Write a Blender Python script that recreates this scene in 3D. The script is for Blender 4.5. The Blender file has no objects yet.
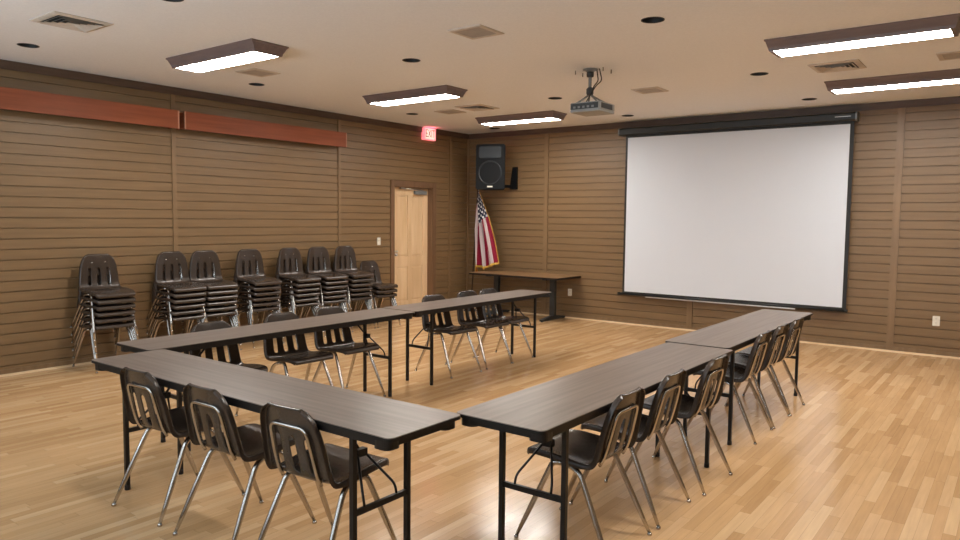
import bpy, bmesh, math, random
from mathutils import Vector, Matrix
from mathutils.geometry import tessellate_polygon
random.seed(7)
PI = math.pi
sc = bpy.context.scene
COL = sc.collection

# ------------------------------------------------------------------ room size
RX, RY, H = 9.0, -12.4, 3.06         # right wall, front wall (behind the camera), ceiling height

# ------------------------------------------------------------------ materials
def new_mat(name):
    m = bpy.data.materials.new(name); m.use_nodes = True
    nt = m.node_tree
    b = nt.nodes['Principled BSDF']
    return m, nt, b
def pset(b, **k):
    names = {'col': 'Base Color', 'rough': 'Roughness', 'metal': 'Metallic', 'spec': 'Specular IOR Level',
             'coat': 'Coat Weight', 'coatr': 'Coat Roughness', 'ecol': 'Emission Color', 'estr': 'Emission Strength'}
    for a, v in k.items():
        if a in ('col', 'ecol'): v = (*v, 1)
        b.inputs[names[a]].default_value = v
def nd(nt, t, **k):
    n = nt.nodes.new(t)
    for a, v in k.items(): setattr(n, a, v)
    return n
def mth(nt, op, a, b=None, c=None):
    n = nd(nt, 'ShaderNodeMath', operation=op)
    for i, v in enumerate((a, b, c)):
        if v is None: continue
        if isinstance(v, (int, float)): n.inputs[i].default_value = v
        else: nt.links.new(v, n.inputs[i])
    return n.outputs[0]
def noisy(name, col, col2, rough=.5, scale=(8, 8, 8), detail=4, bump=0, metal=0, spec=.5, coords='Object', lo=.35, hi=.65, **kw):
    """two-tone procedural material driven by one stretched noise"""
    m, nt, b = new_mat(name); L = nt.links
    tc = nd(nt, 'ShaderNodeTexCoord'); mp = nd(nt, 'ShaderNodeMapping'); mp.inputs['Scale'].default_value = scale
    L.new(tc.outputs[coords], mp.inputs[0])
    nz = nd(nt, 'ShaderNodeTexNoise'); nz.inputs['Scale'].default_value = 1; nz.inputs['Detail'].default_value = detail
    L.new(mp.outputs[0], nz.inputs['Vector'])
    cr = nd(nt, 'ShaderNodeValToRGB')
    cr.color_ramp.elements[0].position = lo; cr.color_ramp.elements[0].color = (*col, 1)
    cr.color_ramp.elements[1].position = hi; cr.color_ramp.elements[1].color = (*col2, 1)
    L.new(nz.outputs['Fac'], cr.inputs[0]); L.new(cr.outputs[0], b.inputs['Base Color'])
    pset(b, rough=rough, metal=metal, spec=spec, **kw)
    if bump:
        bp = nd(nt, 'ShaderNodeBump'); bp.inputs['Strength'].default_value = bump; bp.inputs['Distance'].default_value = .004
        L.new(nz.outputs['Fac'], bp.inputs['Height']); L.new(bp.outputs[0], b.inputs['Normal'])
    return m
def plain(name, col, rough=.5, **kw):
    c2 = tuple(min(1, c * 1.12) for c in col)
    return noisy(name, col, c2, rough, (14, 14, 14), 2, **kw)
def emit(name, col, s):
    m, nt, b = new_mat(name); pset(b, col=(.8, .8, .8), ecol=col, estr=s, rough=.4); return m

def floor_material():
    m, nt, b = new_mat('maple_strip_floor'); L = nt.links
    tc = nd(nt, 'ShaderNodeTexCoord'); sp = nd(nt, 'ShaderNodeSeparateXYZ'); L.new(tc.outputs['Object'], sp.inputs[0])
    W, LN = .0572, .62
    xs = mth(nt, 'DIVIDE', sp.outputs[0], W); row = mth(nt, 'FLOOR', xs); fx = mth(nt, 'FRACT', xs)
    wn = nd(nt, 'ShaderNodeTexWhiteNoise', noise_dimensions='1D'); L.new(row, wn.inputs['W'])
    ys = mth(nt, 'ADD', mth(nt, 'DIVIDE', sp.outputs[1], LN), mth(nt, 'MULTIPLY', wn.outputs['Value'], 17.3))
    seg = mth(nt, 'FLOOR', ys); fy = mth(nt, 'FRACT', ys)
    cb = nd(nt, 'ShaderNodeCombineXYZ'); L.new(row, cb.inputs[0]); L.new(seg, cb.inputs[1])
    w2 = nd(nt, 'ShaderNodeTexWhiteNoise', noise_dimensions='2D'); L.new(cb.outputs[0], w2.inputs['Vector'])
    cr = nd(nt, 'ShaderNodeValToRGB'); e = cr.color_ramp.elements
    e[0].position = 0; e[0].color = (*FLOOR_COLS[0], 1); e[1].position = 1; e[1].color = (*FLOOR_COLS[3], 1)
    for p_, c in ((.3, FLOOR_COLS[1]), (.72, FLOOR_COLS[2])):
        k = cr.color_ramp.elements.new(p_); k.color = (*c, 1)
    L.new(w2.outputs['Value'], cr.inputs[0])
    # grain, stretched along the boards
    mp = nd(nt, 'ShaderNodeMapping'); mp.inputs['Scale'].default_value = (60, 3.2, 1); L.new(tc.outputs['Object'], mp.inputs[0])
    ad = nd(nt, 'ShaderNodeVectorMath', operation='ADD'); L.new(mp.outputs[0], ad.inputs[0])
    sc3 = nd(nt, 'ShaderNodeVectorMath', operation='SCALE'); L.new(w2.outputs['Color'], sc3.inputs[0]); sc3.inputs['Scale'].default_value = 40
    L.new(sc3.outputs[0], ad.inputs[1])
    nz = nd(nt, 'ShaderNodeTexNoise'); nz.inputs['Scale'].default_value = 1; nz.inputs['Detail'].default_value = 4; L.new(ad.outputs[0], nz.inputs['Vector'])
    big = nd(nt, 'ShaderNodeTexNoise'); big.inputs['Scale'].default_value = 1.1; big.inputs['Detail'].default_value = 2; L.new(tc.outputs['Object'], big.inputs['Vector'])
    g = mth(nt, 'ADD', mth(nt, 'MULTIPLY', nz.outputs['Fac'], .34), .83)
    g = mth(nt, 'MULTIPLY', g, mth(nt, 'ADD', mth(nt, 'MULTIPLY', big.outputs['Fac'], .16), .92))
    # joints between boards
    ex = mth(nt, 'MINIMUM', fx, mth(nt, 'SUBTRACT', 1, fx)); ey = mth(nt, 'MINIMUM', fy, mth(nt, 'SUBTRACT', 1, fy))
    jx = mth(nt, 'LESS_THAN', ex, .013); jy = mth(nt, 'LESS_THAN', ey, .0016)
    j = mth(nt, 'MAXIMUM', jx, jy)
    g = mth(nt, 'MULTIPLY', g, mth(nt, 'SUBTRACT', 1, mth(nt, 'MULTIPLY', j, .35)))
    mx = nd(nt, 'ShaderNodeVectorMath', operation='SCALE'); L.new(cr.outputs[0], mx.inputs[0]); L.new(g, mx.inputs['Scale'])
    L.new(mx.outputs[0], b.inputs['Base Color'])
    rr = mth(nt, 'ADD', mth(nt, 'MULTIPLY', big.outputs['Fac'], .10), mth(nt, 'ADD', mth(nt, 'MULTIPLY', w2.outputs['Value'], .06), FLOOR_ROUGH))
    L.new(rr, b.inputs['Roughness']); pset(b, spec=.45)
    bp = nd(nt, 'ShaderNodeBump'); bp.inputs['Strength'].default_value = .25; bp.inputs['Distance'].default_value = .0015
    hgt = mth(nt, 'SUBTRACT', mth(nt, 'MULTIPLY', w2.outputs['Value'], .3), j)
    L.new(hgt, bp.inputs['Height']); L.new(bp.outputs[0], b.inputs['Normal'])
    return m

def flag_material():
    m, nt, b = new_mat('flag_cloth'); L = nt.links
    uv = nd(nt, 'ShaderNodeTexCoord'); sp = nd(nt, 'ShaderNodeSeparateXYZ'); L.new(uv.outputs['UV'], sp.inputs[0])
    u, v = sp.outputs[0], sp.outputs[1]
    st = mth(nt, 'MODULO', mth(nt, 'FLOOR', mth(nt, 'MULTIPLY', v, 13)), 2)
    mix = nd(nt, 'ShaderNodeMix', data_type='RGBA'); L.new(st, mix.inputs[0])
    mix.inputs[6].default_value = (.24, .010, .032, 1); mix.inputs[7].default_value = (.55, .47, .47, 1)
    # canton with rows of stars
    inn = mth(nt, 'MULTIPLY', mth(nt, 'LESS_THAN', u, .40), mth(nt, 'LESS_THAN', v, 7 / 13))
    cu = mth(nt, 'MULTIPLY', u, 11 / .40); cv = mth(nt, 'MULTIPLY', v, 9 / (7 / 13))
    chk = mth(nt, 'MODULO', mth(nt, 'ADD', mth(nt, 'FLOOR', cu), mth(nt, 'FLOOR', cv)), 2)
    du = mth(nt, 'SUBTRACT', mth(nt, 'FRACT', cu), .5); dv = mth(nt, 'SUBTRACT', mth(nt, 'FRACT', cv), .5)
    d = mth(nt, 'SQRT', mth(nt, 'ADD', mth(nt, 'MULTIPLY', du, du), mth(nt, 'MULTIPLY', dv, dv)))
    ang = mth(nt, 'ARCTAN2', dv, du)
    rad = mth(nt, 'ADD', .40, mth(nt, 'MULTIPLY', mth(nt, 'COSINE', mth(nt, 'MULTIPLY', ang, 5)), .12))
    star = mth(nt, 'MULTIPLY', mth(nt, 'LESS_THAN', d, rad), mth(nt, 'SUBTRACT', 1, chk))
    m2 = nd(nt, 'ShaderNodeMix', data_type='RGBA'); L.new(star, m2.inputs[0])
    m2.inputs[6].default_value = (.012, .016, .045, 1); m2.inputs[7].default_value = (.75, .75, .75, 1)
    m3 = nd(nt, 'ShaderNodeMix', data_type='RGBA'); L.new(inn, m3.inputs[0]); L.new(mix.outputs[2], m3.inputs[6]); L.new(m2.outputs[2], m3.inputs[7])
    L.new(m3.outputs[2], b.inputs['Base Color']); pset(b, rough=.75, spec=.2)
    return m

FLOOR_COLS = [(.475, .285, .132), (.54, .335, .162), (.575, .365, .185), (.635, .43, .235)]
FLOOR_ROUGH = .11
CEILING_FILL = 115  # power of each added lamp that fills the ceiling
WALL_A, WALL_B = (.182, .112, .052), (.212, .132, .062)

M = {}
M['floor'] = floor_material()
M['wall'] = noisy('painted_board', WALL_A, WALL_B, .45, (1.5, 1.5, 30), 5, bump=.06)
M['batten'] = noisy('painted_batten', (.192, .119, .058), (.232, .146, .074), .42, (20, 20, 2), 4)
M['ceil'] = noisy('ceiling_plaster', (.80, .825, .855), (.84, .865, .895), .85, (60, 60, 60), 6, bump=.35)
M['crown'] = noisy('crown_wood', (.085, .050, .032), (.11, .066, .042), .45, (3, 3, 30), 4)
M['shoe'] = noisy('shoe_moulding_maple', (.62, .44, .24), (.72, .54, .33), .4, (4, 4, 60), 4)
M['red_wood'] = noisy('cherry_stained_board', (.20, .056, .025), (.265, .078, .035), .5, (2, 1.3, 26), 6, spec=.2)
M['red_edge'] = noisy('cherry_board_edge', (.34, .15, .085), (.42, .20, .115), .45, (4, 4, 30), 4)
M['door'] = noisy('maple_door', (.66, .46, .26), (.77, .57, .35), .38, (7, 9, 1.1), 5)
M['frame'] = noisy('door_casing', (.15, .082, .043), (.185, .104, .055), .42, (20, 20, 1.6), 4)
M['jamb'] = noisy('door_jamb', (.16, .085, .042), (.20, .11, .055), .42, (20, 20, 1.6), 4)
M['shell'] = noisy('brown_plastic', (.039, .028, .021), (.046, .033, .025), .25, (90, 90, 90), 3, bump=.05)
M['chrome'] = plain('chrome_tube', (.46, .43, .39), .24, metal=1)
M['laminate'] = noisy('walnut_laminate', (.118, .091, .073), (.195, .156, .130), .36, (1.6, 42, 10), 7, spec=.75, lo=.3, hi=.7)
M['edge'] = plain('black_edge', (.007, .006, .0055), .5, spec=.3)
M['blackm'] = plain('black_enamel_steel', (.008, .007, .0065), .42, spec=.35)
M['darkm'] = plain('dark_grey_iron', (.022, .024, .024), .5)
M['oak'] = noisy('oak_laminate', (.22, .125, .058), (.30, .175, .085), .36, (1.5, 30, 10), 6)
M['fixture'] = noisy('fixture_wood', (.15, .108, .100), (.18, .130, .120), .45, (3, 30, 30), 4)
M['lens'] = emit('lit_acrylic_lens', (1.0, .935, .865), 58.0)
M['screen'] = noisy('matte_white_screen', (.655, .71, .785), (.66, .715, .79), .8, (3, 3, 3), 1, spec=.2)
M['blackb'] = plain('black_screen_border', (.008, .009, .010), .6)
M['case'] = plain('black_screen_case', (.012, .015, .016), .42)
M['alu'] = plain('aluminium', (.62, .62, .60), .35, metal=1)
M['white'] = plain('ivory_plastic', (.72, .69, .60), .4)
M['grille'] = plain('grille_paint', (.52, .47, .41), .6)
M['grille_d'] = plain('grille_grey_mesh', (.36, .33, .30), .7)
M['duct'] = plain('duct_dark', (.02, .022, .022), .7)
M['can'] = plain('black_baffle', (.010, .012, .013), .5)
M['speaker'] = plain('speaker_black', (.004, .005, .006), .55, spec=.2)
M['cone'] = plain('speaker_cone', (.007, .010, .012), .38)
M['pole'] = plain('flagpole_wood', (.045, .022, .011), .4)
M['flag'] = flag_material()
M['gold'] = noisy('gold_fringe', (.52, .30, .04), (.70, .44, .08), .6, (200, 200, 200), 2)
M['projgrey'] = plain('projector_grey', (.30, .31, .30), .45)
M['projdark'] = plain('projector_dark', (.035, .04, .042), .5)
M['mount'] = plain('mount_grey', (.20, .21, .21), .4, metal=.3)
M['cable'] = plain('black_cable', (.012, .012, .012), .5)
M['exit_red'] = emit('exit_housing_glow', (1.0, .13, .17), 1.1)
M['exit_face'] = emit('exit_face_glow', (1.0, .88, .70), .95)
M['exit_let'] = plain('exit_letters_red', (.30, .006, .006), .5)
M['pane'] = plain('window_glass', (.6, .7, .8), .05)
M['glass'] = plain('dark_lens_glass', (.01, .01, .015), .08)

# ------------------------------------------------------------------ mesh helpers
class MB:
    def __init__(s): s.v = []; s.f = []; s.sm = []
    def add(s, vs, fs, smooth=False):
        o = len(s.v); s.v += [tuple(x) for x in vs]
        s.f += [tuple(i + o for i in q) for q in fs]; s.sm += [smooth] * len(fs); return s
    def box(s, x0, x1, y0, y1, z0, z1):
        vs = [(x, y, z) for z in (z0, z1) for y in (y0, y1) for x in (x0, x1)]
        return s.add(vs, [(0, 2, 3, 1), (4, 5, 7, 6), (0, 1, 5, 4), (2, 6, 7, 3), (0, 4, 6, 2), (1, 3, 7, 5)])
    def tube(s, pts, r, n=10, cap=True):
        pts = [Vector(p) for p in pts]
        rs = r if isinstance(r, (list, tuple)) else [r] * len(pts)
        up = None; vs = []; N = len(pts)
        for i, p_ in enumerate(pts):
            t = (pts[min(i + 1, N - 1)] - pts[max(i - 1, 0)]).normalized()
            if up is None:
                a = Vector((0, 0, 1)) if abs(t.z) < .9 else Vector((1, 0, 0)); up = (a - t * a.dot(t)).normalized()
            else: up = (up - t * up.dot(t)).normalized()
            q = t.cross(up)
            vs += [p_ + (up * math.cos(2 * PI * k / n) + q * math.sin(2 * PI * k / n)) * rs[i] for k in range(n)]
        fs = [(i * n + k, i * n + (k + 1) % n, (i + 1) * n + (k + 1) % n, (i + 1) * n + k) for i in range(N - 1) for k in range(n)]
        s.add(vs, fs, True)
        if cap:
            o = len(s.v) - len(vs)
            s.f += [tuple(o + k for k in reversed(range(n))), tuple(o + (N - 1) * n + k for k in range(n))]; s.sm += [False, False]
        return s
    def lathe(s, c, prof, n=24, axis='z', smooth=True, cap=True):
        vs = []
        for (r, h) in prof:
            for k in range(n):
                a = 2 * PI * k / n; q = (r * math.cos(a), r * math.sin(a))
                if axis == 'z': vs.append((c[0] + q[0], c[1] + q[1], c[2] + h))
                elif axis == 'y': vs.append((c[0] + q[0], c[1] + h, c[2] + q[1]))
                else: vs.append((c[0] + h, c[1] + q[0], c[2] + q[1]))
        N = len(prof); o = len(s.v)
        s.add(vs, [(i * n + k, i * n + (k + 1) % n, (i + 1) * n + (k + 1) % n, (i + 1) * n + k) for i in range(N - 1) for k in range(n)], smooth)
        if cap:
            s.f += [tuple(o + k for k in reversed(range(n))), tuple(o + (N - 1) * n + k for k in range(n))]; s.sm += [False, False]
        return s
    def prism(s, poly, z0, z1):
        n = len(poly); vs = [(x, y, z0) for x, y in poly] + [(x, y, z1) for x, y in poly]
        return s.add(vs, [tuple(reversed(range(n))), tuple(range(n, 2 * n))] + [(k, (k + 1) % n, n + (k + 1) % n, n + k) for k in range(n)])
    def loft(s, rings, cap=True, smooth=False):
        n = len(rings[0]); o = len(s.v)
        s.add([p_ for r in rings for p_ in r], [(i * n + k, i * n + (k + 1) % n, (i + 1) * n + (k + 1) % n, (i + 1) * n + k) for i in range(len(rings) - 1) for k in range(n)], smooth)
        if cap:
            s.f += [tuple(o + k for k in reversed(range(n))), tuple(o + (len(rings) - 1) * n + k for k in range(n))]; s.sm += [False, False]
        return s
    def xf(s, mat):
        s.v = [tuple(mat @ Vector(p_)) for p_ in s.v]; return s
    def mesh(s, name, mat):
        me = bpy.data.meshes.new(name); me.from_pydata(s.v, [], s.f)
        me.polygons.foreach_set('use_smooth', s.sm); me.materials.append(mat)
        bm = bmesh.new(); bm.from_mesh(me); bmesh.ops.recalc_face_normals(bm, faces=bm.faces); bm.to_mesh(me); bm.free()
        me.update(); return me
    def obj(s, name, mat, parent=None, bevel=0):
        me = s.mesh(name, mat)
        if bevel:
            bm = bmesh.new(); bm.from_mesh(me)
            es = [e for e in bm.edges if len(e.link_faces) == 2 and e.calc_face_angle(0) > .6]
            bmesh.ops.bevel(bm, geom=es, offset=bevel, segments=2, affect='EDGES', clamp_overlap=True)
            bm.to_mesh(me); bm.free()
        o = bpy.data.objects.new(name, me); COL.objects.link(o)
        if parent is not None: o.parent = parent
        return o
def rrect(x0, x1, y0, y1, r, n=5):
    out = []
    for cx, cy, a0 in ((x1 - r, y0 + r, -90), (x1 - r, y1 - r, 0), (x0 + r, y1 - r, 90), (x0 + r, y0 + r, 180)):
        for k in range(n + 1):
            a = math.radians(a0 + 90 * k / n); out.append((cx + r * math.cos(a), cy + r * math.sin(a)))
    return out
def bend(pts, r, n=5):
    """polyline with its corners rounded"""
    P = [Vector(q) for q in pts]; out = [P[0]]
    for i in range(1, len(P) - 1):
        a, b, c = P[i - 1], P[i], P[i + 1]
        rr = min(r, (a - b).length * .48, (c - b).length * .48)
        p0 = b + (a - b).normalized() * rr; p1 = b + (c - b).normalized() * rr
        for k in range(n + 1):
            t = k / n; out.append(p0 * (1 - t) ** 2 + b * 2 * t * (1 - t) + p1 * t * t)
    out.append(P[-1]); return out
def thing(name, label, cat, loc=(0, 0, 0), rz=0, group=None):
    o = bpy.data.objects.new(name, None); COL.objects.link(o); o.empty_display_size = .1
    o.location = loc; o.rotation_euler = (0, 0, rz); return tag(o, label, cat, group)
def tag(o, label, cat, group=None):
    o['label'] = label; o['category'] = cat
    if group: o['group'] = group
    return o
def structure(o, label=None):
    o['kind'] = 'structure'
    if label: o['label'] = label
    return o
def copy_tree(o, parent=None):
    c = o.copy(); COL.objects.link(c)
    if parent is not None: c.parent = parent
    for ch in list(o.children): copy_tree(ch, c)
    return c

# ------------------------------------------------------------------ the room shell
def board_wall(name, axis, a0, a1, pitch, z_first, holes=()):
    """wall of horizontal boards with v grooves. axis 'x': lies in the plane y=0 facing -y, 'y': in the plane x=0 facing +x."""
    g, d = .0065, .013
    prof = [(0.0, 0.0)]
    z = z_first
    while z > pitch: z -= pitch
    while z < H - .02:
        prof += [(z - g, 0), (z - g * .5, d), (z + g * .5, d), (z + g, 0)]; z += pitch
    prof.append((H + .02, 0.0))
    prof[0] = (-.02, 0)
    mb = MB()
    def strip(u0, u1, zlo, zhi):
        P = [q for q in prof if zlo < q[0] < zhi]
        P = [(zlo, 0)] + P + [(zhi, 0)]
        vs = []
        for (zz, dd) in P:
            for uu in (u0, u1):
                vs.append((uu, dd, zz))
        mb.add(vs, [(2 * i, 2 * i + 1, 2 * i + 3, 2 * i + 2) for i in range(len(P) - 1)])
    if holes:
        (h0, h1, hz) = holes[0]
        strip(a0, h0, -.02, H + .02); strip(h1, a1, -.02, H + .02); strip(h0, h1, hz, H + .02)
    else: strip(a0, a1, -.02, H + .02)
    return mb
def finish_wall(mb, name, mat4, box):
    mb.xf(mat4)
    for bx in box: mb.box(*bx)
    me = bpy.data.meshes.new(name); me.from_pydata(mb.v, [], mb.f); me.materials.append(M['wall'])
    o = bpy.data.objects.new(name, me); COL.objects.link(o); return structure(o)
DY0, DY1, DZ = -1.875, -.965, 2.085      # door opening in the left wall
# back wall: plane y=0
finish_wall(board_wall('wall_back', 'x', 0, RX, .1075, .866), 'wall_back', Matrix.Identity(4), [(-.12, RX + .12, .016, .12, -.02, H + .02)])
# left wall: plane x=0, u -> y, depth -> -x
ml = Matrix(((0, -1, 0, 0), (1, 0, 0, 0), (0, 0, 1, 0), (0, 0, 0, 1)))
finish_wall(board_wall('wall_left', 'y', RY, 0, .1037, .616, holes=[(DY0, DY1, DZ)]), 'wall_left', ml,
            [(-.12, -.016, RY - .12, DY0 - .0, -.02, H + .02), (-.12, -.016, DY1, .12, -.02, H + .02), (-.12, -.016, DY0, DY1, DZ, H + .02)])
mr = Matrix(((0, 1, 0, RX), (-1, 0, 0, 0), (0, 0, 1, 0), (0, 0, 0, 1)))
finish_wall(board_wall('wall_right', 'y', 0, -RY, .1055, .616), 'wall_right', mr, [(RX + .016, RX + .12, RY - .12, .12, -.02, H + .02)])
mf = Matrix(((-1, 0, 0, RX), (0, -1, 0, RY), (0, 0, 1, 0), (0, 0, 0, 1)))
finish_wall(board_wall('wall_front', 'x', 0, RX, .1055, .616), 'wall_front', mf, [(-.12, RX + .12, RY - .12, RY - .016, -.02, H + .02)])
# added windows, unseen behind the camera; their lamps brighten the ceiling
def window(n, cx, w_=1.5, z0=.95, z1=2.35):
    r = bpy.data.objects.new('window_%d' % n, None); COL.objects.link(r); structure(r)
    y = RY; mb = MB()
    for a, b, c, d in ((-w_ / 2 - .07, -w_ / 2, z0 - .07, z1 + .07), (w_ / 2, w_ / 2 + .07, z0 - .07, z1 + .07), (-w_ / 2, w_ / 2, z1, z1 + .07), (-w_ / 2, w_ / 2, z0 - .07, z0), (-.025, .025, z0, z1)):
        mb.box(cx + a, cx + b, y, y + .035, c, d)
    mb.obj('window_frame', M['frame'], r, .003)
    MB().box(cx - w_ / 2, cx + w_ / 2, y + .002, y + .010, z0, z1).obj('pane', M['pane'], r)
    la = bpy.data.lights.new('window_daylight', 'AREA'); la.shape = 'RECTANGLE'; la.size = w_; la.size_y = z1 - z0; la.energy = CEILING_FILL; la.color = (.74, .88, 1.0)  # added cool fill lamp inside the room, aimed up at the ceiling
    lo = bpy.data.objects.new('window_daylight', la); COL.objects.link(lo); lo.location = (cx, y + .62, (z0 + z1) / 2); lo.rotation_euler = (-PI / 2 - math.radians(66), 0, PI)
for n_, cx_ in enumerate((1.8, 4.4, 7.0)): window(n_ + 1, cx_)
structure(MB().box(-.12, RX + .12, RY - .12, .12, -.06, 0).obj('floor', M['floor']))

CANS = [(.87, -7.375), (3.216, -7.40), (.967, -5.09), (3.249, -5.03), (.871, -2.415), (3.26, -2.46), (3.34, -.62), (.894, -.45),
        (5.655, -5.04), (5.714, -2.594), (5.76, -.723)]
CAN_R = .083
def make_ceiling():
    outer = [(-.12, RY - .12), (RX + .12, RY - .12), (RX + .12, .12), (-.12, .12)]
    loops = [[Vector((x, y, 0)) for x, y in outer]]
    for cx, cy in CANS:
        loops.append([Vector((cx + CAN_R * math.cos(-2 * PI * k / 24), cy + CAN_R * math.sin(-2 * PI * k / 24), 0)) for k in range(24)])
    tris = tessellate_polygon(loops); vs = [q for l in loops for q in l]
    mb = MB(); mb.add([(q.x, q.y, H) for q in vs], [tuple(t) for t in tris])
    mb.box(-.12, RX + .12, RY - .12, .12, H + .2, H + .26)
    return structure(mb.obj('ceiling', M['ceil']))
make_ceiling()
# crown boards, baseboards, shoe moulding, battens
n_t = [0]
def trim(mb, mat, name=None, bevel=0):
    if name is None: n_t[0] += 1; name = 'trim_%d' % n_t[0]
    return structure(mb.obj(name, mat, bevel=bevel))
trim(MB().box(.0, .022, RY, 0, H - .085, H), M['crown'], bevel=.004)
trim(MB().box(.022, RX, -.022, 0, H - .085, H), M['crown'], bevel=.004)
trim(MB().box(RX - .022, RX, RY, -.022, H - .085, H), M['crown'], bevel=.004)
trim(MB().box(.0, .014, RY, DY0 - .09, 0, .065), M['batten'], 'baseboard_left', .003)
trim(MB().box(.0, .014, DY1 + .09, -.014, 0, .065), M['batten'], 'baseboard_left_corner', .003)
trim(MB().box(0, RX, -.014, 0, 0, .065), M['batten'], 'baseboard_back', .003)
trim(MB().box(RX - .014, RX, RY, -.014, 0, .065), M['batten'], 'baseboard_right', .003)
def shoe(a, b):
    mb = MB(); (x0, y0), (x1, y1) = a, b; h = .020
    if x0 == x1: prof = [(x0, 0), (x0 + h, 0), (x0 + h * .85, h * .55), (x0 + h * .5, h * .9), (x0, h)]; rings = [[(q[0], yy, q[1]) for q in prof] for yy in (y0, y1)]
    else: prof = [(y0, 0), (y0 - h, 0), (y0 - h * .85, h * .55), (y0 - h * .5, h * .9), (y0, h)]; rings = [[(xx, q[0], q[1]) for q in prof] for xx in (x0, x1)]
    return mb.loft(rings)
trim(shoe((.014, RY), (.014, DY0 - .09)), M['shoe'])
trim(shoe((.014, DY1 + .09), (.014, -.034)), M['shoe'])
trim(shoe((.014, -.014), (RX, -.014)), M['shoe'])
for yb in (-10.58, -8.05, -5.536, -3.008, -.498):
    trim(MB().box(0, .014, yb - .028, yb + .028, .065, H - .085), M['batten'], bevel=.003)
for xb in (1.623, 4.093, 6.646):
    trim(MB().box(xb - .042, xb + .042, -.014, 0, .065, H - .085), M['batten'], bevel=.003)
trim(MB().box(0, .03, -.03, 0, .065, H - .085), M['batten'], bevel=.003)

# ------------------------------------------------------------------ door
def make_door():
    r = bpy.data.objects.new('door_1', None); COL.objects.link(r); structure(r, 'light maple panelled door set in a dark brown frame')
    X = -.083
    mb = MB()                                        # dark casing on the wall face
    mb.box(-.001, .018, DY0 - .085, DY0, 0, DZ + .085); mb.box(-.001, .018, DY1, DY1 + .085, 0, DZ + .085); mb.box(-.001, .018, DY0, DY1, DZ, DZ + .085)
    mb.obj('casing', M['frame'], r, .003)
    mb = MB()
    mb.box(-.12, .0, DY0, DY0 + .014, 0, DZ); mb.box(-.12, .0, DY1 - .014, DY1, 0, DZ); mb.box(-.12, .0, DY0 + .014, DY1 - .014, DZ - .014, DZ)
    mb.obj('jamb', M['jamb'], r)
    y0, y1, z1 = DY0 + .017, DY1 - .017, DZ - .018
    pn = bpy.data.objects.new('door_panel', None)
    # slab: stiles, rails and raised panels
    st, mid = .115, (y0 + y1) / 2
    mb = MB()
    def bx(a, b, c, d): mb.box(X - .042, X, a, b, c, d)
    bx(y0, y0 + st, .01, z1); bx(y1 - st, y1, .01, z1)
    bx(y0 + st, y1 - st, .01, .24); bx(y0 + st, y1 - st, .80, .96); bx(y0 + st, y1 - st, z1 - .12, z1)
    bx(mid - .05, mid + .05, .24, .80); bx(mid - .05, mid + .05, .96, z1 - .12)
    mb.box(X - .036, X - .014, y0 + .05, y1 - .05, .1, z1 - .05)
    for a, b in ((y0 + st, mid - .05), (mid + .05, y1 - st)):
        for c, d in ((.24, .80), (.96, z1 - .12)):
            k = .032
            mb.loft([[(X - .014, a + .006, c + .006), (X - .014, b - .006, c + .006), (X - .014, b - .006, d - .006), (X - .014, a + .006, d - .006)],
                     [(X - .004, a + k, c + k), (X - .004, b - k, c + k), (X - .004, b - k, d - k), (X - .004, a + k, d - k)]])
    slab = mb.obj('door_panel', M['door'], r, .0025)
    mb = MB(); mb.lathe((X, y0 + .065, 1.0), [(.028, 0), (.028, .006), (.012, .01), (.010, .035), (.024, .042), (.028, .056), (.022, .068), (.0, .07)], 20, 'x')
    mb.obj('door_knob', M['alu'], r)
    mb = MB(); mb.box(X, X + .004, y0 + .035, y0 + .16, 1.035, 1.065); mb.obj('latch_plate', M['alu'], r)
    # closer
    mb = MB(); mb.box(X, X + .055, -1.34, -1.06, 1.965, 2.025); mb.obj('door_closer', M['mount'], r, .008)
    mb = MB(); mb.tube([(X + .03, -1.12, 2.032), (X + .07, -1.36, 2.045), (X + .05, -1.66, 2.055)], .009); mb.box(X + .03, X + .07, -1.70, -1.62, 2.045, 2.068)
    mb.obj('closer_arm', M['alu'], r)
    trim(MB().box(-.16, -.125, DY0 - .1, DY1 + .1, -.02, DZ + .1), M['frame'])
make_door()

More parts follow.
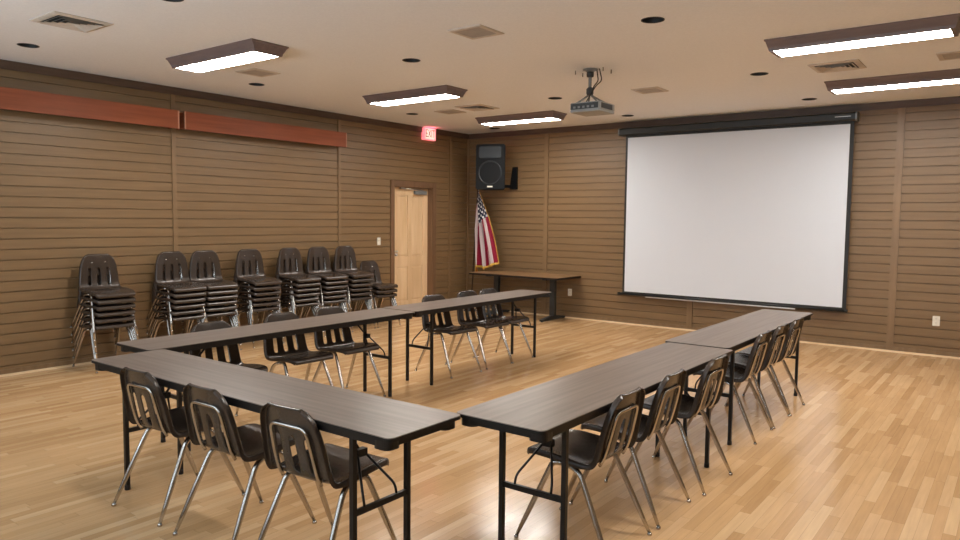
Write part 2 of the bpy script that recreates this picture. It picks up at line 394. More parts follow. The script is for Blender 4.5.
# ------------------------------------------------------------------ stacking chair
def bake(me_name, verts, faces, mat, thick, levels):
    me = bpy.data.meshes.new(me_name + '_base'); me.from_pydata(verts, [], faces)
    o = bpy.data.objects.new('tmp', me); COL.objects.link(o)
    s = o.modifiers.new('s', 'SOLIDIFY'); s.thickness = thick; s.offset = -1; s.use_even_offset = True
    b = o.modifiers.new('d', 'SUBSURF'); b.levels = levels; b.render_levels = levels
    dg = bpy.context.evaluated_depsgraph_get(); dg.update()
    res = bpy.data.meshes.new_from_object(o.evaluated_get(dg))
    bpy.data.objects.remove(o); bpy.data.meshes.remove(me)
    res.name = me_name; res.polygons.foreach_set('use_smooth', [True] * len(res.polygons))
    res.materials.clear(); res.materials.append(mat); return res
def chair_shell():
    # (y, z, half width, side lift, side wrap)   front lip -> seat -> bend -> back -> top
    R = [(.478, .447, .180, 0, 0), (.468, .463, .192, .001, 0), (.42, .464, .200, .004, 0), (.34, .453, .204, .008, 0),
         (.26, .440, .204, .012, 0), (.19, .427, .203, .013, .002), (.145, .424, .201, .012, .006), (.112, .436, .199, .008, .010), (.092, .465, .197, .004, .014),
         (.080, .500, .195, 0, .017), (.069, .545, .191, 0, .019), (.058, .592, .186, 0, .020), (.047, .640, .180, 0, .020), (.037, .685, .171, 0, .019),
         (.028, .727, .157, 0, .016), (.020, .757, .136, 0, .013), (.016, .775, .100, 0, .009)]
    T = [-1, -.955, -.86, -.72, -.60, -.42, -.34, -.22, -.09, .09, .22, .34, .42, .60, .72, .86, .955, 1]
    nR, n = len(R), len(T)
    grid = []
    for (y, z, w, lift, wrap) in R:
        grid.append([Vector((t * w, y + wrap * t * t, z + lift * t ** 4 * 1.6)) for t in T])
    def back_dir(i):                      # unit vector out of the rear / underside of the profile
        a_, b_ = R[max(0, i - 1)], R[min(nR - 1, i + 1)]
        ty, tz = b_[0] - a_[0], b_[1] - a_[1]; l = math.hypot(ty, tz)
        v = Vector((0, tz / l, -ty / l))
        if v.z > .2 or v.y > 0 and v.z >= 0: v = -v
        return v
    FL = .027
    out = []
    for i in range(nR):
        v = Vector((0, -.25, -1)).normalized() if i < 6 else (Vector((0, -.8, -.6)) if i < 8 else Vector((0, -1, -.18)).normalized())
        row = grid[i]; sx = Vector((.004, 0, 0))
        out.append([row[0] + v * FL - sx, row[0] + v * FL * .45 - sx * .8] + row + [row[-1] + v * FL * .45 + sx * .8, row[-1] + v * FL + sx])
    m = n + 4
    lip = [p_ + Vector((0, -.002, -.019)) for p_ in out[0]]; lip2 = [p_ + Vector((0, .001, -.009)) for p_ in out[0]]
    top = [p_ + Vector((0, -.005, .003)) for p_ in out[-1]]; top2 = [p_ + Vector((0, -.020, .0)) for p_ in out[-1]]
    for rr in (lip, lip2, top, top2):
        rr[0] = rr[2] + (rr[2] - rr[3]) * .15; rr[1] = rr[2] + (rr[2] - rr[3]) * .1; rr[-1] = rr[-3] + (rr[-3] - rr[-4]) * .15; rr[-2] = rr[-3] + (rr[-3] - rr[-4]) * .1
    rows = [lip, lip2] + out + [top, top2]
    vs = [tuple(p_) for r_ in rows for p_ in r_]; fs = []
    for i in range(len(rows) - 1):
        for k in range(m - 1):
            if 10 <= i <= 13 and k in (6, 10, 14): continue
            if (i < 2 or i >= len(rows) - 3) and k in (0, m - 2): continue
            fs.append((i * m + k, i * m + k + 1, (i + 1) * m + k + 1, (i + 1) * m + k))
    return bake('seat_shell', vs, fs, M['shell'], .006, 1)
def make_chair():
    r = thing('stacking_chair', '', 'chair')
    def ch(name, me, parent):
        o = bpy.data.objects.new(name, me); COL.objects.link(o); o.parent = parent; return o
    ch('seat_shell', chair_shell(), r)
    # chrome inverted U on the back, running down and under the seat
    pts = [(.122, .112, .428), (.124, .088, .470), (.122, .061, .565), (.112, .031, .692), (-.112, .031, .692), (-.122, .061, .565), (-.124, .088, .470), (-.122, .112, .428)]
    ch('back_frame', MB().tube(bend(pts, .04), .0085, 8).mesh('back_frame', M['chrome']), r)
    for sx in (-1, 1):
        for front in (0, 1):
            if front: P = [(sx * .165, .265, .416), (sx * .182, .330, .425), (sx * .219, .515, .012)]
            else: P = [(sx * .165, .262, .416), (sx * .182, .185, .398), (sx * .222, .0, .012)]
            path = bend(P, .045, 6)
            tot = sum((path[i + 1] - path[i]).length for i in range(len(path) - 1)); acc = 0; rs = [.0118]
            # add points near the foot for the taper
            a, b = path[-2], path[-1]
            path = path[:-1] + [a.lerp(b, .55), a.lerp(b, .78), b]; rs = [.0137] * (len(path) - 2) + [.0116, .0080]
            lg = ch('leg', MB().tube(path, rs, 9).mesh('leg', M['chrome']), r)
            f = P[-1]
            ch('glide', MB().lathe((f[0], f[1], 0), [(.010, 0), (.0125, .003), (.012, .010), (.0085, .016)], 10).mesh('glide', M['chrome']), lg)
    for sx in (-1, 1):
        ch('rivet', MB().lathe((sx * .066, .036, .697), [(.0075, -.006), (.0075, .006), (.005, .009), (0, .010)], 10, 'y', cap=False).mesh('rivet', M['chrome']), r)
    return r
PROTO = make_chair(); used = [False]
def place_chair(x, y, rz, label, group, z=0, tilt=0):
    if used[0]: o = copy_tree(PROTO)
    else: o = PROTO; used[0] = True
    o.location = (x, y, z); o.rotation_euler = (tilt, 0, rz); tag(o, label, 'chair', group); return o
# at the tables. local +y is the way the chair faces; its rear feet stand at y = 0
g1 = 'chairs along the outside of the front table'
for (x, y, a, l) in ((4.24, -8.245, 2, 'dark brown plastic chair, leftmost of the three at the front table, seen from behind'),
                     (4.84, -8.24, 1, 'dark brown plastic chair in the middle of the three at the front table'),
                     (5.43, -8.215, 3, 'dark brown plastic chair nearest the camera, rightmost of three at the front table')):
    place_chair(x, y, math.radians(a), l, g1)
g2 = 'chairs along the right row of tables'
for (y, x, a, l) in ((-6.99, 6.485, 0, 'brown plastic chair at the right tables, nearest the camera by the table end'),
                     (-6.445, 6.485, 1, 'brown plastic chair second from the camera along the right tables'),
                     (-5.855, 6.52, -1, 'brown plastic chair third from the camera, before the joint of the right tables'),
                     (-4.675, 6.455, 1, 'brown plastic chair fourth from the camera, just past the joint of the right tables'),
                     (-4.185, 6.455, 0, 'brown plastic chair fifth from the camera along the right tables'),
                     (-3.72, 6.46, 0, 'brown plastic chair at the screen end of the right tables')):
    place_chair(x, y, PI / 2 + math.radians(a), l, g2)
g3 = 'chairs behind the left row of tables'
for (y, x, a, l) in ((-7.00, 2.98, -2, 'brown plastic chair mostly hidden behind the corner of the left and front tables'),
                     (-6.325, 2.95, -3, 'brown plastic chair second from the left behind the left row of tables'),
                     (-5.785, 2.93, -2, 'brown plastic chair third from the left, before the joint of the left tables'),
                     (-4.38, 2.955, -5, 'brown plastic chair just past the joint behind the left row of tables'),
                     (-3.82, 2.965, -4, 'brown plastic chair second from the far end behind the left row of tables'),
                     (-3.435, 2.965, 1, 'brown plastic chair at the far end behind the left tables, near the flag corner')):
    place_chair(x, y, -PI / 2 + math.radians(a), l, g3)
# stacks along the left wall
names = ['leftmost stack, standing apart by the wall', 'second stack from the left by the wall', 'third stack from the left by the wall', 'fourth stack from the left by the wall',
         'fifth stack from the left by the wall', 'sixth stack from the left by the wall', 'tall seventh stack, beside the short one']
ords = ['bottom', 'second', 'third', 'fourth', 'fifth', 'top']
ST = [(-6.50, 0), (-5.70, 1), (-5.265, -1), (-4.66, 0), (-4.045, 2), (-3.55, 0), (-3.06, -1)]
for (y, a), nm in zip(ST, names):
    for k in range(6):
        lab = 'brown chair, %s one of the %s' % (ords[k], nm) if k in (0, 5) else 'brown chair, %s from the bottom of the %s' % (ords[k], nm)
        place_chair(.048 - .004 * k, y + random.uniform(-.006, .006), -PI / 2 + math.radians(a + random.uniform(-.8, .8)), lab, 'chairs in the ' + nm.split(',')[0].replace(' by the wall', ''), z=.0815 * k, tilt=-math.radians(1.9) * k)
for k in range(3):
    lab = ['brown chair, bottom one of the short stack of three nearest the door', 'brown chair, middle one of the short stack of three nearest the door', 'brown chair, top one of the short stack of three nearest the door'][k]
    place_chair(.058 - .004 * k, -2.545, -PI / 2 + math.radians(-2), lab, 'chairs in the short stack nearest the door', z=.0815 * k, tilt=-math.radians(1.9) * k)

# ------------------------------------------------------------------ folding tables
def folding_table(label, x0, x1, y0, y1, along, dz=0.0):
    if along == 'x': L_, W_, rz = x1 - x0, y1 - y0, 0
    else: L_, W_, rz = y1 - y0, x1 - x0, PI / 2
    r = thing('folding_table', label, 'table', ((x0 + x1) / 2, (y0 + y1) / 2, 0), rz, 'folding tables set in a U')
    a, b = L_ / 2, W_ / 2; T = .737 + dz; th = .017
    top = MB().prism(rrect(-a + .0015, a - .0015, -b + .0015, b - .0015, .030, 6), T - .004, T).obj('tabletop', M['laminate'], r)
    MB().prism(rrect(-a, a, -b, b, .031, 6), T - th, T - .0035).obj('edge_band', M['edge'], top)
    z1, z0 = T - th, T - .046
    mb = MB(); i = .012
    mb.box(-a + .07, a - .07, -b + i, -b + i + .02, z0, z1); mb.box(-a + .07, a - .07, b - i - .02, b - i, z0, z1)
    mb.box(-a + i + .012, -a + i + .032, -b + .07, b - .07, z0, z1); mb.box(a - i - .032, a - i - .012, -b + .07, b - .07, z0, z1)
    mb.obj('apron', M['edge'], r)
    for sx in (-1, 1):
        for sy in (-1, 1):
            cx0, cx1 = sorted((sx * (a - .022), sx * (a - .115))); cy0, cy1 = sorted((sy * (b - .010), sy * (b - .095)))
            MB().prism(rrect(cx0, cx1, cy0, cy1, .032, 5), T - .058, z1 - .0005).obj('corner_block', M['blackm'], r)
    q = .0115
    for sx in (-1, 1):
        lx = sx * (a - (.288 if sx < 0 else .274))
        for sy in (-1, 1):
            ly = sy * (b - .063)
            lg = MB().box(lx - q, lx + q, ly - q, ly + q, .012, z1).obj('leg', M['blackm'], r)
            MB().lathe((lx, ly, 0), [(.016, 0), (.017, .004), (.016, .028), (.013, .03)], 12).obj('foot_cap', M['blackm'], lg)
        MB().box(lx - .009, lx + .009, -b + .063, b - .063, .335 + dz, .360 + dz).obj('crossbar', M['blackm'], r)
        jx = lx - sx * .13; br = MB()
        for sy in (-1, 1):
            br.tube(bend([(lx, sy * .098, .35 + dz), (lx - sx * .012, sy * .098, .40 + dz), (jx, sy * .018, .545 + dz)], .03), .006, 8)
        br.box(jx - .016, jx + .016, -.028, .028, .528 + dz, .562 + dz)
        br.tube([(jx, 0, .545 + dz), (jx - sx * .17, 0, z1 - .004)], .007, 8)
        br.obj('brace', M['blackm'], r)
        MB().box(jx - sx * .17 - .05, jx - sx * .17 + .05, -b + .035, b - .035, z1 - .012, z1 - .0005).obj('under_rail', M['blackm'], r)
    return r
folding_table('dark walnut laminate folding table across the front, nearest the camera at left', 3.553, 6.008, -8.150, -7.693, 'x')
folding_table('dark walnut folding table on the right, its rounded end nearest the camera', 5.952, 6.416, -7.691, -5.308, 'y')
folding_table('dark walnut folding table on the right, at the far end below the screen', 5.922, 6.378, -5.304, -2.900, 'y', .006)
folding_table('dark walnut folding table on the left, butted against the front table', 3.096, 3.540, -7.775, -5.268, 'y')
folding_table('dark walnut folding table on the left, at the far end toward the flag', 3.098, 3.536, -5.262, -2.895, 'y', .003)

# ------------------------------------------------------------------ wooden table in the corner
def corner_table():
    x0, x1, y0, y1, T = .61, 2.32, -.745, -.02, .70
    r = thing('pedestal_table', 'long brown pedestal table against the back wall in the corner by the flag', 'table', ((x0 + x1) / 2, (y0 + y1) / 2, 0))
    ox, oy = (x0 + x1) / 2, (y0 + y1) / 2; a, b = (x1 - x0) / 2, (y1 - y0) / 2
    top = MB().prism(rrect(-a + .002, a - .002, -b + .002, b - .002, .02, 4), T - .006, T).obj('tabletop', M['oak'], r)
    MB().prism(rrect(-a, a, -b, b, .022, 4), T - .034, T - .006).obj('edge_band', M['edge'], top)
    for cx in (.93 - ox, 2.02 - ox):
        c = bpy.data.objects.new('pedestal', MB().box(cx - .045, cx + .045, -.03, .03, .05, T - .036).mesh('pedestal', M['darkm'])); COL.objects.link(c); c.parent = r
        mb = MB()
        mb.loft([[(cx - .03, yy, .012), (cx + .03, yy, .012), (cx + .03, yy, h), (cx - .03, yy, h)] for yy, h in ((-.34, .035), (-.06, .075), (.06, .075), (.34, .035))])
        for yy in (-.32, .32): mb.lathe((cx, yy, 0), [(.018, 0), (.018, .013)], 12)
        mb.obj('foot', M['darkm'], c)
        MB().box(cx - .03, cx + .03, -.28, .28, T - .055, T - .0345).obj('bracket', M['darkm'], c)
corner_table()

# ------------------------------------------------------------------ flag on its pole
def make_flag():
    B, Tp = Vector((.345, -.33, 0)), Vector((.452, -.30, 2.20))
    r = thing('flagpole', 'dark wooden flagpole standing in the room corner behind the pedestal table', 'flagpole', tuple(B))
    d = Tp - B
    MB().tube([d * .02, d], .0125, 10).obj('pole', M['pole'], r)
    MB().lathe((0, 0, 0), [(.13, 0), (.13, .012), (.10, .03), (.035, .05), (.025, .09), (.016, .10)], 24).obj('base', M['darkm'], r)
    MB().lathe(tuple(d), [(.012, -.01), (.020, .01), (.016, .03), (.010, .06), (.001, .10)], 10).obj('finial', M['gold'], r)
    # cloth
    NU, NV = 60, 90
    top0 = B + d * .955; bot0 = B + d * .84
    T1, B1 = Vector((.885, -.30, .855)), Vector((.385, -.36, .66))
    def P(u, v):
        t = top0.lerp(T1, u); b_ = bot0.lerp(B1, u)
        t = t + Vector((.03, 0, .02)) * math.sin(u * PI)
        q = t.lerp(b_, v)
        # fly edge: middle hangs a little higher than the straight line, then drops to the tail
        if v > .5: q.z += 0.08 * u * math.sin((v - .5) * 2 * PI) 
        else: q.z += .012 * u * math.sin(v * 2 * PI)
        f = min(1, u * 2.2)
        q.y += f * (.045 * math.sin(v * 21 + u * 1.6) + .02 * math.sin(v * 47 + 1 + u * 2)) - .035 * f
        q.x += f * .016 * math.cos(v * 21 + u * 1.6)
        # short fold of the lower hoist corner, falling to the left of the pole
        k = max(0, 1 - abs(v - .92) / .12) * max(0, 1 - abs(u - .12) / .14)
        q.x -= .035 * k
        k = max(0, v - .86) / .14; q.x += .11 * k * min(1, u * 3); q.y += .07 * k * min(1, u * 3)
        return q
    vs = [P(i / NU, j / NV) for i in range(NU + 1) for j in range(NV + 1)]
    n = NV + 1
    fs = [(i * n + j, i * n + j + 1, (i + 1) * n + j + 1, (i + 1) * n + j) for i in range(NU) for j in range(NV)]
    me = bpy.data.meshes.new('flag'); me.from_pydata([tuple(q) for q in vs], [], fs); me.materials.append(M['flag'])
    uv = me.uv_layers.new(name='UVMap')
    for p_ in me.polygons:
        for li in p_.loop_indices:
            vi = me.loops[li].vertex_index; uv.data[li].uv = ((vi // n) / NU, (vi % n) / NV)
    me.polygons.foreach_set('use_smooth', [True] * len(me.polygons))
    o = bpy.data.objects.new('flag', me); COL.objects.link(o)
    tag(o, 'red white and blue striped flag with gold fringe, hanging from the corner pole', 'flag')
    s = o.modifiers.new('thickness', 'SOLIDIFY'); s.thickness = .0015
    # fringe along top edge, fly edge and bottom edge
    edge = [P(i / NU, 0) for i in range(3, NU + 1)] + [P(1, j / NV) for j in range(1, NV + 1)] + [P(i / NU, 1) for i in range(NU - 1, 2, -1)]
    mb = MB(); vs = []
    for i, q in enumerate(edge):
        t = edge[min(i + 1, len(edge) - 1)] - edge[max(0, i - 1)]
        dn = Vector((.55, -.1, -.45)) if i < NU - 2 else (Vector((.0, 0, -1)) if i < NU + NV - 3 else Vector((-.7, -.1, -.5)))
        dn.normalize(); w = .036
        for off in (-.003, .003):
            vs.append(tuple(q + Vector((0, off, 0)))); vs.append(tuple(q + dn * w + Vector((0, off, 0))))
    N = len(edge); fs = []
    for i in range(N - 1):
        a, b_ = 4 * i, 4 * (i + 1)
        fs += [(a, b_, b_ + 1, a + 1), (a + 2, a + 3, b_ + 3, b_ + 2), (a + 1, b_ + 1, b_ + 3, a + 3), (a, a + 2, b_ + 2, b_)]
    mb.add(vs, fs, True); mb.obj('fringe', M['gold'], o)
make_flag()

# ------------------------------------------------------------------ loudspeaker in the corner
def make_speaker():
    c = Vector((.855, -.44, 0)); ang = math.radians(-35)      # local -y is the front
    r = thing('loudspeaker', 'big black loudspeaker on a wall bracket high in the corner above the flag', 'speaker', (c.x, c.y, 2.06), math.radians(22))
    # cabinet: front is wider than the back
    w, h, dp = .25, .735, .36
    mb = MB()
    mb.loft([[(-w, -.16, 0), (w, -.16, 0), (w, -.16, h), (-w, -.16, h)], [(-w * .62, dp - .16, .0), (w * .62, dp - .16, .0), (w * .62, dp - .16, h * .97), (-w * .62, dp - .16, h * .97)]])
    mb.obj('cabinet', M['speaker'], r, .016)
    MB().prism(rrect(-w + .012, w - .012, .012, h - .012, .03), .160, .172).xf(Matrix.Rotation(PI / 2, 4, 'X')).obj('baffle', M['speaker'], r, .003)
    wf = MB().lathe((0, -.172, .27), [(.20, 0), (.195, -.012), (.178, -.012), (.165, .03), (.06, .075), (.055, .06), (.0, .05)], 36, 'y', cap=False).obj('woofer', M['cone'], r)
    mb = MB()
    o_ = rrect(-.19, .19, .505, .70, .03); i_ = rrect(-.05, .05, .55, .65, .02)
    R = Matrix.Rotation(PI / 2, 4, 'X')
    mb.loft([[(x, -.178, z) for x, z in o_], [(x * .95, -.180, .6 + (z - .6) * .93) for x, z in o_], [(x, -.10, z) for x, z in i_]], True, True)
    mb.obj('horn', M['cone'], r)
    MB().box(-.045, .045, -.178, -.172, .035, .058).obj('nameplate', M['white'], r)
    # wall bracket: a plate on the back wall and an arm to the cabinet
    br = MB(); inv = (Matrix.Translation((c.x, c.y, 2.06)) @ Matrix.Rotation(math.radians(22), 4, 'Z')).inverted()
    br.loft([[(.93, -.001, .02), (1.065, -.001, .02), (1.065, -.001, .39), (.985, -.001, .39)], [(.93, -.06, .02), (1.065, -.06, .02), (1.065, -.06, .39), (.985, -.06, .39)]])
    br.box(.80, .95, -.26, -.22, .04, .09); br.box(.92, .99, -.26, -.02, .04, .09)
    br.v = [tuple(inv @ (Vector(q) + Vector((0, 0, 2.06)))) for q in br.v]
    br.obj('bracket', M['speaker'], r, .004)
make_speaker()

# ------------------------------------------------------------------ projection screen
def make_screen():
    X0, X1 = 2.97, 6.19
    r = thing('projection_screen', 'large white pull-down projection screen with black border on the back wall', 'screen', ((X0 + X1) / 2, -.10, .46))
    ox, oz = (X0 + X1) / 2, .46
    def loc(mb): mb.v = [(x - ox, y + .10, z - oz) for x, y, z in mb.v]; return mb
    prof = [(-.001, 2.845), (-.15, 2.845), (-.165, 2.86), (-.165, 2.93), (-.15, 2.948), (-.001, 2.948)]
    loc(MB().loft([[(xx, y, z) for y, z in prof] for xx in (X0 + .02, X1 - .02)])).obj('housing', M['case'], r)
    for a, b in ((X0, X0 + .02), (X1 - .02, X1)):
        e = loc(MB().loft([[(xx, y * 1.02 - .0002, (z - 2.896) * 1.06 + 2.896) for y, z in prof] for xx in (a, b)])).obj('end_cap', M['case'], r)
        e['label'] = 'grey end cap'; e.data.materials[0] = M['mount']
    loc(MB().box(5.94, 6.12, -.1665, -.1645, 2.895, 2.902)).obj('nameplate', M['alu'], r)
    loc(MB().box(3.105, 6.108, -.1025, -.0985, .51, 2.81)).obj('screen_surface', M['screen'], r)
    mb = MB(); mb.box(3.072, 3.105, -.102, -.099, .48, 2.85); mb.box(6.108, 6.155, -.102, -.099, .48, 2.85); mb.box(3.105, 6.108, -.102, -.099, .48, .51); mb.box(3.105, 6.108, -.102, -.099, 2.81, 2.85)
    loc(mb).obj('border', M['blackb'], r)
    bb = loc(MB().lathe((0, -.10, .472), [(.017, 3.03), (.017, 6.15)], 14, 'x')).obj('bottom_bar', M['case'], r)
    for xx in (2.998, 6.14):
        loc(MB().lathe((0, -.10, .472), [(.0195, xx), (.0195, xx + .032)], 14, 'x')).obj('bar_cap', M['case'], bb)
    loc(MB().box(3.45, 5.55, -.106, -.095, .440, .456)).obj('slat', M['alu'], r)
make_screen()

# ------------------------------------------------------------------ ceiling fixtures
def make_light():
    r = thing('ceiling_light', '', 'ceiling light', (0, 0, H))
    a, b = .665, .188
    def ring(x, y, z): return [(-x, -y, z), (x, -y, z), (x, y, z), (-x, y, z)]
    mb = MB()
    mb.loft([ring(a, b, -.001), ring(a, b, -.012), ring(a - .010, b - .012, -.022), ring(a - .022, b - .040, -.066), ring(a - .030, b - .046, -.090), ring(a - .060, b - .062, -.090), ring(a - .060, b - .062, -.074)], True)
    mb.obj('housing', M['fixture'], r, 0)
    MB().loft([ring(a - .0605, b - .0625, -.078), ring(a - .0605, b - .0625, -.0885)], True).obj('diffuser', M['lens'], r)
    return r
LT = [(2.065, -6.22, 'wood-framed fluorescent ceiling light nearest the left side, above the hanging red boards'),
      (2.065, -3.70, 'wood-framed fluorescent ceiling light in the middle of the left line of three'),
      (2.060, -1.44, 'wood-framed fluorescent ceiling light nearest the corner, left of the projector'),
      (6.815, -3.80, 'large wood-framed fluorescent ceiling light at the top right'),
      (6.815, -1.63, 'wood-framed fluorescent ceiling light at the right edge, nearest the back wall'),
      (6.815, -6.25, 'wood-framed fluorescent ceiling light out of view overhead on the right')]
LP = make_light()
for i, (x, y, l) in enumerate(LT):
    o = LP if i == 0 else copy_tree(LP)
    o.location = (x, y, H); tag(o, l, 'ceiling light', 'fluorescent ceiling lights')

def make_can():
    r = thing('recessed_downlight', '', 'downlight', (0, 0, H))
    MB().lathe((0, 0, 0), [(CAN_R - .001, -.002), (CAN_R - .003, .03), (.072, .15), (.0, .151)], 24, cap=False).obj('baffle', M['can'], r)
    MB().lathe((0, 0, 0), [(CAN_R - .002, .004), (CAN_R + .003, .0), (CAN_R + .003, -.003), (CAN_R - .004, -.004), (CAN_R - .006, .004)], 24, cap=False).obj('trim_ring', M['can'], r)
    MB().lathe((0, 0, 0), [(.02, .148), (.022, .12), (.045, .085), (.042, .075), (0, .072)], 16, cap=False).obj('bulb', M['projdark'], r)
    return r
CL = ['by the louvred vent at the far left', 'at the top left edge of the photo, cut off by it', 'just right of the leftmost ceiling light, above the red boards', 'above the second ceiling light, left of the projector',
      'above the exit sign', 'just left of the projector', 'just right of the projector, close to the back wall', 'half behind the light nearest the corner',
      'at the top, right of the projector', 'left of the right louvred vent, above the screen', 'close to the back wall above the middle of the screen']
CP = make_can()
for i, ((x, y), l) in enumerate(zip(CANS, CL)):
    o = CP if i == 0 else copy_tree(CP)
    o.location = (x, y, H); tag(o, 'round black downlight ' + l, 'downlight', 'recessed downlights')

def make_vent():
    r = thing('ceiling_vent', '', 'vent', (0, 0, H)); a = .215
    def ring(x, z): return [(-x, -x, z), (x, -x, z), (x, x, z), (-x, x, z)]
    MB().loft([ring(a, -.0005), ring(a, -.006), ring(a - .03, -.014), ring(a - .05, -.012), ring(a - .05, -.0005)], False).obj('frame', M['grille'], r)
    MB().box(-a + .051, a - .051, -a + .051, a - .051, -.0035, -.001).obj('backing', M['duct'], r)
    for k, q in enumerate((.160, .122, .084, .046)):
        MB().loft([ring(q - .026, -.0045), ring(q, -.021), ring(q + .002, -.022), ring(q - .022, -.0045)], False).obj('louvre_ring', M['grille'], r)
    return r
VP = make_vent()
for i, (x, y, rz, l) in enumerate(((2.01, -7.51, PI / 2, 'square louvred ceiling vent at the top left, beside a round downlight'), (2.02, -2.40, PI / 2, 'dark louvred ceiling vent between the two farther left lights'),
                                  (6.42, -2.57, PI / 2, 'louvred ceiling vent between the two right ceiling lights'))):
    o = VP if i == 0 else copy_tree(VP)
    o.location = (x, y, H); o.rotation_euler = (0, 0, rz); tag(o, l, 'vent', 'louvred ceiling vents')
def make_grille():
    r = thing('ceiling_grille', '', 'grille', (0, 0, H)); a = .16
    def ring(x, z): return [(-x, -x, z), (x, -x, z), (x, x, z), (-x, x, z)]
    MB().loft([ring(a, -.0005), ring(a, -.007), ring(a - .012, -.011), ring(a - .04, -.009), ring(a - .04, -.0005)], False).obj('frame', M['grille'], r)
    MB().prism(rrect(-a + .041, a - .041, -a + .041, a - .041, .02), -.008, -.001).obj('mesh_panel', M['grille_d'], r)
    return r
GP = make_grille()
for i, (x, y, l) in enumerate(((4.38, -5.51, 'square flat ceiling grille above and left of the projector, top centre'), (1.475, -2.30, 'square flat ceiling grille beside the dark vent above the exit sign'),
                               (4.44, -2.35, 'square flat ceiling grille just right of the projector'), (1.56, -5.50, 'small faint ceiling grille just past the leftmost ceiling light'), (7.38, -2.50, 'faint square ceiling grille at the right edge between two lights'))):
    o = GP if i == 0 else copy_tree(GP)
    o.location = (x, y, H); tag(o, l, 'grille', 'square ceiling grilles')

# ------------------------------------------------------------------ projector
def make_projector():
    X, Y, Z0 = 4.435, -3.68, 2.638
    r = thing('projector', 'grey and black projector hanging from the ceiling on a pole mount', 'projector', (X, Y, Z0))
    MB().prism(rrect(-.165, .165, -.165, .165, .02), 0, .022).obj('bottom_cover', M['projgrey'], r, .004)
    MB().prism(rrect(-.165, .165, -.165, .165, .02), .022, .092).obj('body', M['projgrey'], r, .006)
    MB().box(-.150, .150, -.169, -.164, .026, .082).obj('rear_panel', M['projdark'], r)
    for k in range(5): MB().box(-.12 + k * .05, -.095 + k * .05, -.172, -.168, .035, .055).obj('connector', M['mount'], r)
    MB().box(.163, .168, -.13, .10, .03, .08).obj('side_vent', M['projdark'], r)
    MB().lathe((.07, .165, .05), [(.036, 0), (.036, .035), (.030, .036), (.024, .02), (0, .015)], 20, 'y', cap=False).obj('lens', M['glass'], r)
    hz = H - Z0; px, py = .0, -.06
    MB().lathe((px, py, hz), [(.072, -.001), (.072, -.012), (.05, -.02), (.03, -.03)], 24).obj('mount_plate', M['mount'], r)
    MB().tube([(px, py, hz - .02), (px, py, .22)], .016, 12).obj('pole', M['mount'], r)
    mb = MB(); mb.lathe((px, py, hz), [(.034, -.03), (.036, -.05), (.034, -.075), (.02, -.08)], 16); mb.obj('ceiling_joint', M['projdark'], r); mb = MB(); mb.lathe((px, py, .17), [(.03, 0), (.035, .02), (.035, .06), (.02, .075)], 14)
    mb.obj('swivel', M['projdark'], r)
    mb = MB()
    for q in ((-.12, -.12), (.12, -.12), (-.12, .12), (.12, .12)):
        mb.tube([(px, py, .18), (px * .5 + q[0] * .5, py * .5 + q[1] * .5, .13), (q[0], q[1], .09)], .009, 8)
    mb.obj('bracket_arm', M['mount'], r)
    for k, (a, b) in enumerate(((.06, .02), (.085, .03))):
        MB().tube(bend([(px + a, py + b, hz - .001), (px + a * 1.35, py + b, hz - .12), (px + a * .9, py - .01, .26), (px + .03, py - .04, .17), (px + .0, -.168, .06)], .06, 6), .0055, 8).obj('cable', M['cable'], r)
    for q in ((-.16, -.03), (-.155, .11), (.15, -.04), (.16, .11)):
        MB().tube([(q[0] + px, q[1] + py + .02, hz - .001), (q[0] + px, q[1] + py + .02, hz - .038)], .005, 6).obj('mounting_screw', M['cable'], r)
make_projector()

# ------------------------------------------------------------------ exit sign
def make_exit():
    y0, y1, z0, z1, d = -1.244, -.958, 2.855, 3.050, .07
    r = thing('exit_sign', 'red glowing exit sign high on the left wall above the door', 'exit sign', (0, (y0 + y1) / 2, z0))
    w, h = (y1 - y0) / 2, z1 - z0
    MB().box(.0005, d, -w, w, 0, h).obj('housing', M['exit_red'], r, .006)
    MB().box(d, d + .003, -w + .03, w - .035, .022, h - .018).obj('face', M['exit_face'], r)
    cu = bpy.data.curves.new('letters', 'FONT'); cu.body = 'EXIT'; cu.size = .155; cu.align_x = 'CENTER'; cu.extrude = .001; cu.resolution_u = 2
    o = bpy.data.objects.new('tmp', cu); COL.objects.link(o); dg = bpy.context.evaluated_depsgraph_get(); dg.update()
    me = bpy.data.meshes.new_from_object(o.evaluated_get(dg)); bpy.data.objects.remove(o)
    xs = [v.co.x for v in me.vertices]; zs = [v.co.y for v in me.vertices]
    sx = .215 / (max(xs) - min(xs)); sz = .125 / (max(zs) - min(zs)); cz = min(zs)
    for v in me.vertices: v.co = Vector((d + .004 + v.co.z, v.co.x * sx - .003, .042 + (v.co.y - cz) * sz))
    me.materials.clear(); me.materials.append(M['exit_let'])
    l = bpy.data.objects.new('lettering', me); COL.objects.link(l); l.parent = r
    la = bpy.data.lights.new('exit_sign_glow', 'AREA'); la.size = .05; la.size_y = .24; la.shape = 'RECTANGLE'; la.energy = .55; la.color = (1, .06, .10)
    lo = bpy.data.objects.new('exit_sign_glow', la); COL.objects.link(lo); lo.parent = r; lo.location = (d + .012, 0, h - .012); lo.rotation_euler = (0, -PI * .62, 0)
make_exit()

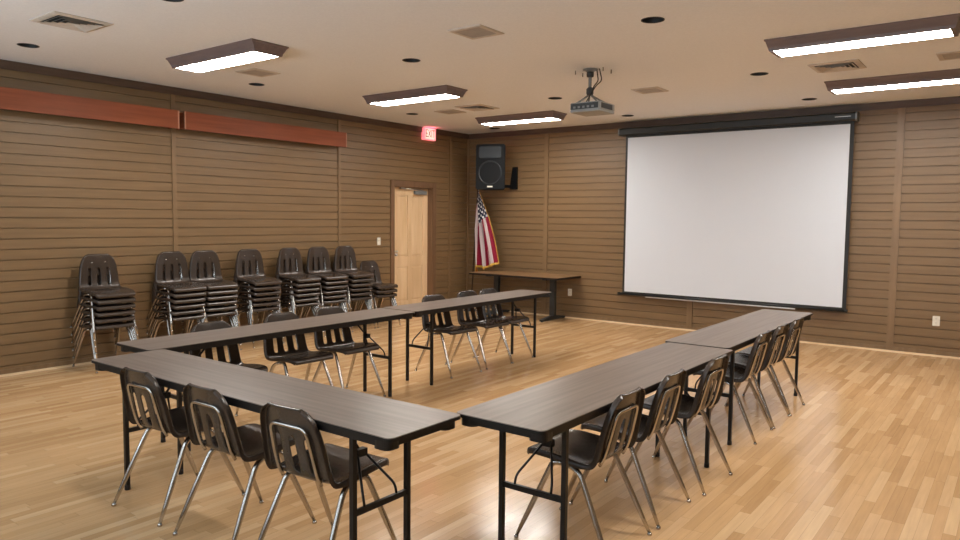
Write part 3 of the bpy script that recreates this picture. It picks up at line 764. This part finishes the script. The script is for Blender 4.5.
# ------------------------------------------------------------------ red boards on the left wall
def red_board(ya, yb, label):
    r = thing('hanging_board', label, 'board', (0, (ya + yb) / 2, 2.57), 0, 'reddish wooden boards high on the left wall')
    w = (yb - ya) / 2; d = .19; h = .205
    MB().box(d - .02, d, -w, w, 0, h).obj('front_board', M['red_wood'], r, .002)
    for s in (-1, 1):
        MB().box(d - .019, d + .0015, s * (w - .009) - .009, s * (w - .009) + .009, .002, h - .002).obj('edge_strip', M['red_edge'], r)
        MB().box(.0005, d - .02, s * (w - .02) - .01, s * (w - .02) + .01, .01, h - .01).obj('return_end', M['red_wood'], r)
    MB().box(.0145, d - .02, -w + .03, w - .03, h - .03, h - .012).obj('top_board', M['crown'], r)
red_board(-8.06, -5.567, 'long reddish wooden board at the left edge, high on the left wall')
red_board(-5.505, -3.03, 'reddish wooden board high on the left wall, the one nearer the exit sign')

# ------------------------------------------------------------------ switch and outlets
def plate(name, label, cat, wall, u, z, w=.07, h=.115, group=None):
    r = thing(name, label, cat, (0, u, z) if wall == 'left' else (u, 0, z), PI / 2 if wall == 'left' else 0, group)
    MB().prism(rrect(-w / 2, w / 2, -h / 2, h / 2, .006, 3), 0, .006).xf(Matrix.Rotation(PI / 2, 4, 'X')).obj('cover_plate', M['white'], r)
    if cat == 'switch':
        MB().box(-.005, .005, -.016, -.006, -.004, .018).obj('toggle', M['white'], r)
    else:
        for s in (-1, 1):
            so = MB().prism(rrect(-.017, .017, s * .024 - .014, s * .024 + .014, .012, 4), .006, .0075).xf(Matrix.Rotation(PI / 2, 4, 'X')).obj('socket', M['white'], r)
            mb = MB()
            for q in (-.006, .006): mb.box(q - .0012, q + .0012, -.0082, -.0076, s * .024 - .003, s * .024 + .006)
            mb.obj('slot', M['can'], so)
plate('light_switch', 'ivory light switch on the left wall beside the door', 'switch', 'left', -2.211, 1.222)
plate('wall_outlet', 'ivory outlet low on the back wall beside the pedestal table', 'outlet', 'back', 2.105, .416, group='wall outlets')
plate('wall_outlet', 'ivory outlet low on the back wall at the far right, past the screen', 'outlet', 'back', 7.118, .425, .075, .118, group='wall outlets')

# ------------------------------------------------------------------ camera, world, colour
cam = bpy.data.cameras.new('camera'); co = bpy.data.objects.new('camera', cam); COL.objects.link(co)
cam.sensor_width = 36; cam.lens = 723.358 / 960 * 36; cam.clip_start = .02
R_ = Vector((0.79771, 0.60295108, 0.01042844)); U_ = Vector((-0.05147505, 0.05085166, 0.99737878)); F_ = Vector((-0.60084031, 0.79615583, -0.07160182))
co.matrix_world = Matrix(((R_.x, U_.x, -F_.x, 7.9315), (R_.y, U_.y, -F_.y, -10.1327), (R_.z, U_.z, -F_.z, 1.5936), (0, 0, 0, 1)))
sc.camera = co
w = bpy.data.worlds.new('world'); sc.world = w; w.use_nodes = True
w.node_tree.nodes['Background'].inputs[0].default_value = (.02, .02, .02, 1)
vs_ = sc.view_settings
vs_.view_transform = 'Standard'; vs_.look = 'None'; vs_.gamma = 1; vs_.use_curve_mapping = False; vs_.exposure = -0.06
try:
    sc.cycles.use_denoising = True; sc.cycles.max_bounces = 8; sc.cycles.diffuse_bounces = 5; sc.cycles.sample_clamp_indirect = 6
except Exception: pass
